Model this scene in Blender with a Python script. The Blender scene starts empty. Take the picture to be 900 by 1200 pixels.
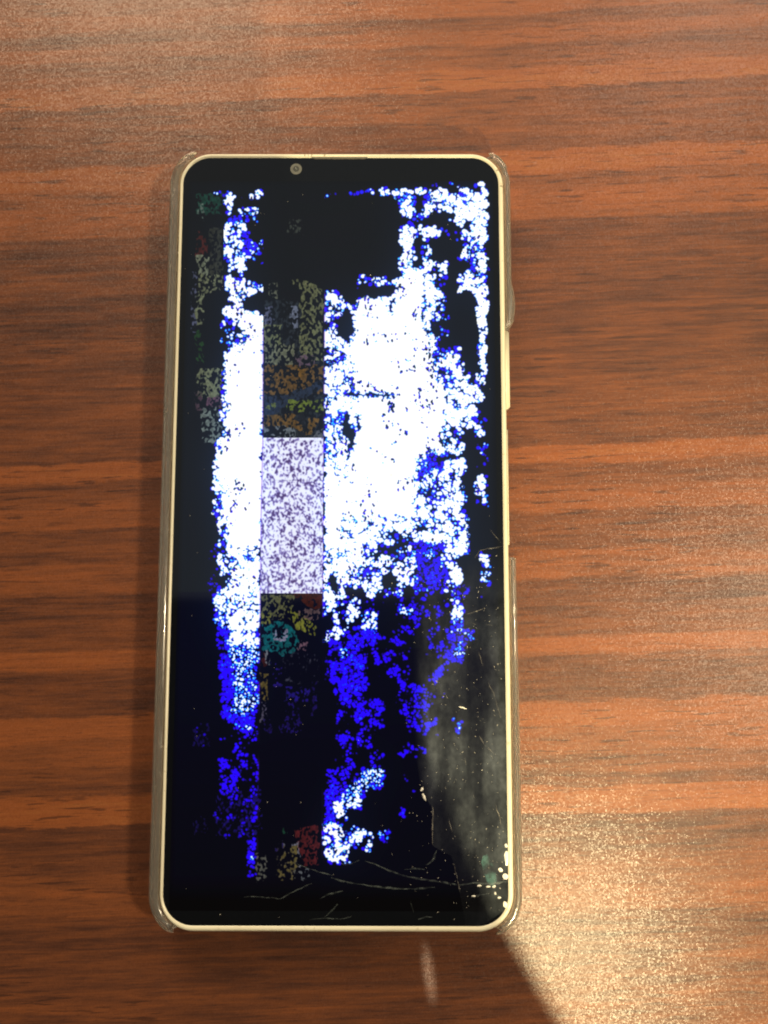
import bpy, bmesh, math, random
import numpy as np
from mathutils import Vector, Matrix

random.seed(7)
rng = np.random.default_rng(11)
MM = 0.001
ZG = 9.5                    # height of the glass above the table, mm
scene = bpy.context.scene

# ------------------------------------------------------------------ camera
RCW = np.array([[0.9999963918592336, -0.0011270950537648177, 0.0024384267990070307],
                [0.0013622859551744035, 0.9951155492544159, -0.09870758739356618],
                [-0.002315263589890222, 0.09871055307727715, 0.9951134941631973]])
CAM = np.array([9.45855974, -12.89485312, 152.26391892 + ZG])
FPX = 900.0
cd = bpy.data.cameras.new("camera")
cam = bpy.data.objects.new("camera", cd)
scene.collection.objects.link(cam)
m = Matrix([[*RCW[0], CAM[0] * MM], [*RCW[1], CAM[1] * MM], [*RCW[2], CAM[2] * MM], [0, 0, 0, 1]])
cam.matrix_world = m
cd.sensor_fit = 'VERTICAL'
cd.sensor_height = 24.0
cd.lens = 24.0 * FPX / 1200.0
cd.clip_start = 0.005
cd.clip_end = 20
cd.dof.use_dof = True
cd.dof.focus_distance = 0.153
cd.dof.aperture_fstop = 14.0
scene.camera = cam


def at(u, v, z):
    """a point of the plane at height z (mm) that was measured at (u, v) in the 900x1200 photograph"""
    d = RCW @ np.array([(u - 450) / FPX, (600 - v) / FPX, -1.0])
    s = (z - CAM[2]) / d[2]
    p = CAM + s * d
    return p[0], p[1]


# ------------------------------------------------------------------ light
w = bpy.data.worlds.new("World"); scene.world = w; w.use_nodes = True
bg = w.node_tree.nodes["Background"]
bg.inputs[0].default_value = (1.0, 0.84, 0.68, 1)
bg.inputs[1].default_value = 0.05


def aim(o, target):
    o.rotation_euler = (Vector(target) - o.location).to_track_quat('-Z', 'Y').to_euler()


def area(name, loc, target, size, power, col):
    l = bpy.data.lights.new(name, 'AREA'); l.shape = 'DISK'; l.size = size
    l.energy = power; l.color = col
    o = bpy.data.objects.new(name, l); scene.collection.objects.link(o)
    o.location = loc; aim(o, target)
    return o


def spot(name, loc, target, half_deg, blend, radius, power, col, sx=1.0, roll=0.0):
    l = bpy.data.lights.new(name, 'SPOT'); l.spot_size = math.radians(half_deg * 2); l.spot_blend = blend
    l.shadow_soft_size = radius; l.energy = power; l.color = col
    o = bpy.data.objects.new(name, l); scene.collection.objects.link(o)
    o.location = loc; aim(o, target)
    if roll: o.rotation_euler.rotate_axis('Z', roll)
    o.scale = (sx, 1, 1)
    return o


# the broad pale ceiling panel that the upper half of the glass mirrors
cp = bpy.data.lights.new("ceiling_panel", 'AREA'); cp.shape = 'RECTANGLE'; cp.size = 1.7; cp.size_y = 1.6
cp.energy = math.pi * 1.7 * 1.6 * 0.25; cp.color = (0.92, 0.98, 1.0)
cpo = bpy.data.objects.new("ceiling_panel", cp); scene.collection.objects.link(cpo)
cpo.location = (0.0, -0.035 + 0.8, 1.6)
# the warm lamp on the right side, the far ceiling lamp, an added fill at upper left, the lamp at lower right
area("side_lamp", (0.41, -0.05, 0.575), (0, 0, 0), 0.065, 2.5, (1.0, 0.80, 0.52))
area("top_left_fill", (-0.20, 0.64, 0.40), (-0.03, 0.14, 0), 0.36, 4.4, (1.0, 0.80, 0.54))  # added fill that brightens the upper left of the table
area("ceiling_lamp", (0.46, 0.78, 0.72), (0, 0.05, 0), 0.30, 2.6, (1.0, 0.86, 0.66))
LAMP = np.array([89.0, -170.0, 205.0])


def cone_through(points):
    """axis and half angle of the lamp shade whose rim throws its edge through three points of the scene (mm)"""
    D = np.array([(np.array(p) - LAMP) / np.linalg.norm(np.array(p) - LAMP) for p in points])
    a_ = np.linalg.solve(D, np.ones(3)); c_ = 1 / np.linalg.norm(a_)
    return a_ * c_, math.degrees(math.acos(c_))


ax_, half_ = cone_through([(34.6, -82.8, 0), (44.2, -98.9, 0), (*at(486, 840, ZG), ZG)])
print("cone axis", ax_, "half angle", half_)
spot("key_lamp", tuple(LAMP * MM), tuple((LAMP + 200 * ax_) * MM), half_, 0.01, 0.0024, 3.3, (1.0, 0.82, 0.45))  # its cone edge stands in for the edge of a cast shadow
spot("streak_spot", (0.060, -0.380, 0.500), (0.01815, -0.0895, 0.0), 0.60, 1.0, 0.0010, 7.0, (1.0, 0.74, 0.46), sx=0.18)  # added spot that draws the thin streak below the phone

vs = scene.view_settings
vs.view_transform = 'Standard'; vs.look = 'None'; vs.exposure = 0.0; vs.gamma = 1.0
scene.render.engine = 'CYCLES'
scene.cycles.filter_width = 1.9
scene.cycles.max_bounces = 12; scene.cycles.transmission_bounces = 10; scene.cycles.transparent_max_bounces = 12


# ------------------------------------------------------------------ helpers
def obj(name, verts, faces, mat, parent=None, smooth=False, edges=()):
    me = bpy.data.meshes.new(name)
    me.from_pydata([(x * MM, y * MM, z * MM) for x, y, z in verts], list(edges), faces)
    me.update()
    if mat: me.materials.append(mat)
    if smooth:
        for p in me.polygons: p.use_smooth = True
    o = bpy.data.objects.new(name, me); scene.collection.objects.link(o)
    if parent: o.parent = parent
    return o


def mat_new(name):
    mt = bpy.data.materials.new(name); mt.use_nodes = True
    nt = mt.node_tree
    return mt, nt, nt.nodes["Principled BSDF"]


def setp(b, **k):
    for a, v in k.items():
        n = a.replace('_', ' ')
        b.inputs[n].default_value = v


def node(nt, t, **k):
    n = nt.nodes.new(t)
    for a, v in k.items(): setattr(n, a, v)
    return n


def math_n(nt, op, a, b=None, c=None):
    n = nt.nodes.new('ShaderNodeMath'); n.operation = op
    for i, v in enumerate((a, b, c)):
        if v is None: continue
        if isinstance(v, (int, float)): n.inputs[i].default_value = v
        else: nt.links.new(v, n.inputs[i])
    return n.outputs[0]


def noise(nt, vec, scale, detail=2, rough=0.5, dist=0.0):
    n = nt.nodes.new('ShaderNodeTexNoise')
    nt.links.new(vec, n.inputs['Vector'])
    n.inputs['Scale'].default_value = scale; n.inputs['Detail'].default_value = detail
    n.inputs['Roughness'].default_value = rough; n.inputs['Distortion'].default_value = dist
    return n.outputs['Fac']


def mapping(nt, vec, scale, loc=(0, 0, 0), rz=0.0):
    n = nt.nodes.new('ShaderNodeMapping'); nt.links.new(vec, n.inputs[0])
    n.inputs['Scale'].default_value = scale; n.inputs['Location'].default_value = loc
    n.inputs['Rotation'].default_value = (0, 0, rz)
    return n.outputs[0]


def smooth(nt, v, lo, hi, tmin=0.0, tmax=1.0):
    n = nt.nodes.new('ShaderNodeMapRange'); n.interpolation_type = 'SMOOTHSTEP'
    nt.links.new(v, n.inputs[0])
    n.inputs[1].default_value = lo; n.inputs[2].default_value = hi
    n.inputs[3].default_value = tmin; n.inputs[4].default_value = tmax
    return n.outputs[0]


def mixc(nt, f, a, b, blend='MIX'):
    n = nt.nodes.new('ShaderNodeMix'); n.data_type = 'RGBA'; n.blend_type = blend
    if isinstance(f, (int, float)): n.inputs[0].default_value = f
    else: nt.links.new(f, n.inputs[0])
    for i, v in ((6, a), (7, b)):
        if isinstance(v, tuple): n.inputs[i].default_value = (*v, 1)
        else: nt.links.new(v, n.inputs[i])
    return n.outputs[2]


# ------------------------------------------------------------------ table top of striped brown laminate
# bands of the grain, measured down the left edge of the photograph: (y in px, shade 0 dark .. 1 orange)
BANDS = [(-60, .55), (-20, .72), (8, .50), (22, .60), (26, .82), (42, .78), (46, .35), (58, .42), (62, .72), (76, .70), (79, .38),
         (92, .45), (100, .62), (105, .55), (109, .96), (130, 1.0), (133, .30), (145, .42), (163, .48), (168, .36), (186, .45),
         (202, .30), (206, .98), (229, .95), (233, .55), (246, .50), (252, .74), (268, .78), (284, .62), (289, .22),
         (315, .16), (345, .30), (362, .12), (392, .14), (420, .22), (450, .20), (470, .30), (520, .34), (544, .22),
         (548, .92), (566, .90), (569, .30), (592, .38), (596, .66), (622, .70), (626, .26), (650, .34), (664, .28),
         (668, .58), (696, .62), (702, .18), (728, .24), (748, .38), (763, .32), (767, .84), (785, .80), (788, .30),
         (815, .24), (841, .18), (844, .80), (868, .84), (874, .60), (898, .62), (905, .42), (922, .50), (928, .22), (938, .28),
         (941, .94), (971, .92), (974, .12), (1000, .16), (1022, .24), (1034, .42), (1056, .50), (1080, .46),
         (1086, .20), (1110, .14), (1135, .26), (1160, .20), (1190, .34), (1200, .26), (1230, .4), (1270, .2), (1300, .5)]


def wood_material():
    mt, nt, b = mat_new("striped_brown_laminate")
    L = nt.links
    tc = node(nt, 'ShaderNodeTexCoord')
    sep = node(nt, 'ShaderNodeSeparateXYZ'); L.new(tc.outputs['Object'], sep.inputs[0])
    X, Y = sep.outputs[0], sep.outputs[1]
    # waviness of the bands: long soft waves and short ragged edges
    w1 = noise(nt, mapping(nt, tc.outputs['Object'], (9, 26, 1)), 1.0, 2, .5)
    w2 = noise(nt, mapping(nt, tc.outputs['Object'], (75, 420, 1)), 1.0, 4, .62)
    w3 = noise(nt, mapping(nt, tc.outputs['Object'], (420, 2400, 1)), 1.0, 2, .6)
    sh = math_n(nt, 'MULTIPLY', X, -0.036)
    xx = math_n(nt, 'MULTIPLY', X, math_n(nt, 'MULTIPLY', Y, -0.14))
    yy = math_n(nt, 'ADD', math_n(nt, 'ADD', Y, sh), xx)
    yy = math_n(nt, 'ADD', yy, math_n(nt, 'MULTIPLY', math_n(nt, 'SUBTRACT', w1, .5), 0.0045))
    yy = math_n(nt, 'ADD', yy, math_n(nt, 'MULTIPLY', math_n(nt, 'SUBTRACT', w2, .5), 0.0030))
    yy = math_n(nt, 'ADD', yy, math_n(nt, 'MULTIPLY', math_n(nt, 'SUBTRACT', w3, .5), 0.0010))
    # bands as colour ramps over the flattened coordinate (three ramps, 32 stops is the limit of one)
    pts = []
    for y_px, val in BANDS:
        px_, py_ = at(0, y_px, 0.0)
        px_ *= MM; py_ *= MM
        pts.append((py_ + px_ * (-0.036 - 0.14 * py_), val))
    pts.sort()
    k = 27
    out = None
    for i in range(0, len(pts), k):
        seg = pts[i:i + k + 1]
        lo, hi = seg[0][0], seg[-1][0]
        t = math_n(nt, 'DIVIDE', math_n(nt, 'SUBTRACT', yy, lo), hi - lo)
        cr = node(nt, 'ShaderNodeValToRGB'); L.new(t, cr.inputs[0])
        el = cr.color_ramp.elements
        while len(el) > 1: el.remove(el[-1])
        el[0].position = 0; el[0].color = (seg[0][1],) * 3 + (1,)
        for p, v in seg[1:]:
            e = el.new(min(1, (p - lo) / (hi - lo))); e.color = (v, v, v, 1)
        if out is None: out = cr.outputs[0]
        else:
            g = math_n(nt, 'GREATER_THAN', yy, lo)
            out = mixc(nt, g, out, cr.outputs[0])
    band = math_n(nt, 'MULTIPLY_ADD', out, 0.60, 0.15)
    # long fibres
    shear = mapping(nt, tc.outputs['Object'], (1, 1, 1), rz=-0.036)
    f1 = noise(nt, mapping(nt, shear, (55, 900, 1)), 1.0, 4, .6, .3)
    f2 = noise(nt, mapping(nt, shear, (160, 3000, 1), (3, 7, 0)), 1.0, 3, .6)
    f3 = noise(nt, mapping(nt, shear, (38, 210, 1), (9, 1, 0)), 1.0, 3, .55)
    v = math_n(nt, 'ADD', band, math_n(nt, 'MULTIPLY', math_n(nt, 'SUBTRACT', f1, .5), 0.82))
    v = math_n(nt, 'ADD', v, math_n(nt, 'MULTIPLY', math_n(nt, 'SUBTRACT', f3, .5), 0.34))
    v = math_n(nt, 'ADD', v, math_n(nt, 'MULTIPLY', math_n(nt, 'SUBTRACT', f2, .5), 0.34))
    cr = node(nt, 'ShaderNodeValToRGB'); L.new(v, cr.inputs[0])
    el = cr.color_ramp.elements
    el[0].position = 0.0; el[0].color = (.050, .0195, .0130, 1)
    el[1].position = 1.0; el[1].color = (.305, .110, .0330, 1)
    for p, c in ((.2, (.102, .0365, .0185)), (.45, (.188, .0610, .0220)), (.7, (.262, .0790, .0240))):
        e = el.new(p); e.color = (*c, 1)
    col = cr.outputs[0]
    # pores: short dark dashes
    pv = noise(nt, mapping(nt, shear, (105, 1250, 1), (2, 5, 0)), 1.0, 2, .5)
    pm = noise(nt, mapping(nt, shear, (14, 60, 1), (5, 5, 0)), 1.0, 2, .5)
    pore = math_n(nt, 'MULTIPLY', smooth(nt, pv, .585, .66), smooth(nt, pm, .40, .58))
    col = mixc(nt, math_n(nt, 'MULTIPLY', pore, .62), col, (.040, .0165, .0115))
    pv2 = noise(nt, mapping(nt, shear, (300, 3600, 1), (8, 2, 0)), 1.0, 1, .5)
    col = mixc(nt, math_n(nt, 'MULTIPLY', smooth(nt, pv2, .62, .70), .40), col, (.05, .02, .014))
    L.new(col, b.inputs['Base Color'])
    # pebbled satin varnish
    r = noise(nt, mapping(nt, tc.outputs['Object'], (1, 1, 1)), 55, 3, .5)
    L.new(smooth(nt, r, .2, .8, .39, .45), b.inputs['Roughness'])
    b.inputs['Specular IOR Level'].default_value = 0.5
    g2 = noise(nt, tc.outputs['Object'], 900, 2, .5)
    h = math_n(nt, 'SUBTRACT', g2, math_n(nt, 'MULTIPLY', pore, .10))
    bp = node(nt, 'ShaderNodeBump'); bp.inputs['Strength'].default_value = .35
    bp.inputs['Distance'].default_value = 0.00006
    L.new(h, bp.inputs['Height'])
    # pebbles of the varnish: every little facet leans its own way
    vo = node(nt, 'ShaderNodeTexVoronoi'); vo.feature = 'F1'; vo.inputs['Scale'].default_value = 4600
    L.new(tc.outputs['Object'], vo.inputs['Vector'])
    vm = node(nt, 'ShaderNodeVectorMath', operation='SUBTRACT'); L.new(vo.outputs['Color'], vm.inputs[0]); vm.inputs[1].default_value = (.5, .5, .5)
    vm1 = node(nt, 'ShaderNodeVectorMath', operation='MULTIPLY'); L.new(vm.outputs[0], vm1.inputs[0]); vm1.inputs[1].default_value = (.225, .225, 0)
    vm2 = node(nt, 'ShaderNodeVectorMath', operation='ADD'); L.new(bp.outputs[0], vm2.inputs[0]); L.new(vm1.outputs[0], vm2.inputs[1])
    vm3 = node(nt, 'ShaderNodeVectorMath', operation='NORMALIZE'); L.new(vm2.outputs[0], vm3.inputs[0])
    # the coloured print below stays smooth, only the varnish sparkles
    b.inputs['Coat Weight'].default_value = .36; b.inputs['Coat Roughness'].default_value = .285; b.inputs['Coat IOR'].default_value = 1.45
    vb1 = node(nt, 'ShaderNodeVectorMath', operation='MULTIPLY'); L.new(vm.outputs[0], vb1.inputs[0]); vb1.inputs[1].default_value = (.17, .17, 0)
    vb2 = node(nt, 'ShaderNodeVectorMath', operation='ADD'); L.new(bp.outputs[0], vb2.inputs[0]); L.new(vb1.outputs[0], vb2.inputs[1])
    vb3 = node(nt, 'ShaderNodeVectorMath', operation='NORMALIZE'); L.new(vb2.outputs[0], vb3.inputs[0])
    L.new(vb3.outputs[0], b.inputs['Normal']); L.new(vm3.outputs[0], b.inputs['Coat Normal'])
    b.inputs['Specular IOR Level'].default_value = 0.36
    return mt


wood = wood_material()
# a real table top: a slab with softened edges
bm = bmesh.new()
bmesh.ops.create_cube(bm, size=1.0)
bmesh.ops.scale(bm, vec=(0.9, 0.62, 0.03), verts=bm.verts)
bmesh.ops.translate(bm, vec=(0.0, 0.0, -0.015), verts=bm.verts)
bmesh.ops.bevel(bm, geom=[e for e in bm.edges], offset=0.002, segments=3, affect='EDGES')
me = bpy.data.meshes.new("table_top"); bm.to_mesh(me); bm.free()
me.materials.append(wood)
table = bpy.data.objects.new("table_top", me); scene.collection.objects.link(table)
table["kind"] = "structure"
table["label"] = "brown wood laminate table top with dark and orange stripes under the phone"


# ------------------------------------------------------------------ outline of the phone
HW, HH, RAD = 33.0, 76.7, 6.0      # glass half width, half height, corner radius


def outline(off, n=14):
    """stations around the phone: (x, y) at distance off outside the glass edge"""
    r = RAD + off
    pts = []
    for cx, cy, a0 in ((HW - RAD, HH - RAD, 0), (-HW + RAD, HH - RAD, 90), (-HW + RAD, -HH + RAD, 180), (HW - RAD, -HH + RAD, 270)):
        for i in range(n + 1):
            a = math.radians(a0 + 90 * i / n)
            pts.append((cx + r * math.cos(a), cy + r * math.sin(a)))
    return pts


def stations(step=1.5, n=16):
    """dense centre-line stations with outward normals"""
    st = []
    corners = ((HW - RAD, HH - RAD, 0), (-HW + RAD, HH - RAD, 90), (-HW + RAD, -HH + RAD, 180), (HW - RAD, -HH + RAD, 270))
    for ci, (cx, cy, a0) in enumerate(corners):
        for i in range(n + 1):
            a = math.radians(a0 + 90 * i / n)
            st.append((cx + RAD * math.cos(a), cy + RAD * math.sin(a), math.cos(a), math.sin(a)))
        nx_, ny_, na = corners[(ci + 1) % 4]
        a = math.radians(na)
        x1, y1 = nx_ + RAD * math.cos(a), ny_ + RAD * math.sin(a)
        x0, y0 = st[-1][0], st[-1][1]
        d = math.hypot(x1 - x0, y1 - y0); k = int(d / step)
        for i in range(1, k):
            t = i / k
            st.append((x0 + (x1 - x0) * t, y0 + (y1 - y0) * t, math.cos(a), math.sin(a)))
    return st


def sweep(name, st, prof, mat, parent, smooth_=True):
    """prof(s) gives the closed ring of (offset, z) for a station"""
    verts, faces = [], []
    n = None
    for s in st:
        p = prof(s); n = len(p)
        for o, z in p: verts.append((s[0] + s[2] * o, s[1] + s[3] * o, z))
    N = len(st)
    for i in range(N):
        j = (i + 1) % N
        for k in range(n):
            l = (k + 1) % n
            faces.append((i * n + k, i * n + l, j * n + l, j * n + k))
    return obj(name, verts, faces, mat, parent, smooth_)


def plate(name, off, z0, z1, mat, parent, bev=0.0, smooth_=False):
    verts, faces = [], []
    if bev > 0:
        rings = [(off, z0), (off, z1 - bev), (off - bev * .3, z1 - bev * .3), (off - bev, z1)]
    else:
        rings = [(off, z0), (off, z1)]
    n = 0
    for o, z in rings:
        r = outline(o); n = len(r)
        verts += [(x, y, z) for x, y in r]
    for k in range(len(rings) - 1):
        for i in range(n):
            j = (i + 1) % n
            faces.append((k * n + i, k * n + j, (k + 1) * n + j, (k + 1) * n + i))
    faces.append(tuple(range((len(rings) - 1) * n, len(rings) * n)))
    faces.append(tuple(reversed(range(n))))
    return obj(name, verts, faces, mat, parent, smooth_)


# ------------------------------------------------------------------ materials of the phone
def cream_metal():
    mt, nt, b = mat_new("cream_frame_paint")
    tc = node(nt, 'ShaderNodeTexCoord')
    n = noise(nt, tc.outputs['Object'], 900, 3, .6)
    n2 = noise(nt, tc.outputs['Object'], 70, 3, .6)
    c = mixc(nt, smooth(nt, n2, .3, .75), (.84, .81, .62), (.76, .72, .54))
    c = mixc(nt, smooth(nt, n, .62, .75, 0, .5), c, (.45, .36, .22))
    nt.links.new(c, b.inputs['Base Color'])
    setp(b, Roughness=.32)
    bp = node(nt, 'ShaderNodeBump'); bp.inputs['Strength'].default_value = .15; bp.inputs['Distance'].default_value = .00005
    nt.links.new(n, bp.inputs['Height']); nt.links.new(bp.outputs[0], b.inputs['Normal'])
    return mt


def plain(name, col, rough=.5, **k):
    mt, nt, b = mat_new(name)
    tc = node(nt, 'ShaderNodeTexCoord')
    n = noise(nt, tc.outputs['Object'], 1200, 3, .6)
    c = mixc(nt, n, tuple(x * .75 for x in col), tuple(min(1, x * 1.2) for x in col))
    nt.links.new(c, b.inputs['Base Color'])
    setp(b, Roughness=rough, **k)
    return mt


M_cream = cream_metal()
M_glass = plain("black_glass", (.003, .004, .006), .05)
M_glass.node_tree.nodes["Principled BSDF"].inputs["Specular IOR Level"].default_value = .5
M_dark = plain("dark_mesh", (.03, .028, .022), .6)
M_gap = plain("worn_antenna_gap", (.42, .36, .22), .5)


def clear_plastic():
    mt, nt, b = mat_new("clear_case_plastic")
    tc = node(nt, 'ShaderNodeTexCoord')
    n = noise(nt, tc.outputs['Object'], 260, 3, .6)
    c = mixc(nt, n, (.95, .87, .74), (.99, .95, .87))
    nt.links.new(c, b.inputs['Base Color'])
    setp(b, Roughness=.10, IOR=1.46)
    b.inputs['Transmission Weight'].default_value = .90
    nt.links.new(smooth(nt, n, .3, .8, .05, .30), b.inputs['Roughness'])
    n3 = noise(nt, mapping(nt, tc.outputs['Object'], (1, .35, 1)), 420, 3, .6)
    bp = node(nt, 'ShaderNodeBump'); bp.inputs['Strength'].default_value = .22; bp.inputs['Distance'].default_value = .00012
    nt.links.new(n3, bp.inputs['Height']); nt.links.new(bp.outputs[0], b.inputs['Normal'])
    return mt


M_clear = clear_plastic()

# ------------------------------------------------------------------ the glitching picture, drawn by code
# type: (level, amplitude) of the value that is posterised to black / blue / cyan / white
TYP = {'W0': (1.60, 1.55), 'W1': (1.28, 1.60), 'W2': (1.02, 1.70), 'M+': (.82, 2.0), 'M': (.46, 2.2), 'D': (-.05, 1.9), 'B+': (.36, .30),
       'B': (.31, .34), 'b': (.225, .36), 'c': (.68, .52), 'C': (.80, .85), 'K': (-.5, .1), 'bb': (.14, .36)}


def R(x0, y0, x1, y1): return [(x0, y0), (x1, y0), (x1, y1), (x0, y1)]


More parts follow.
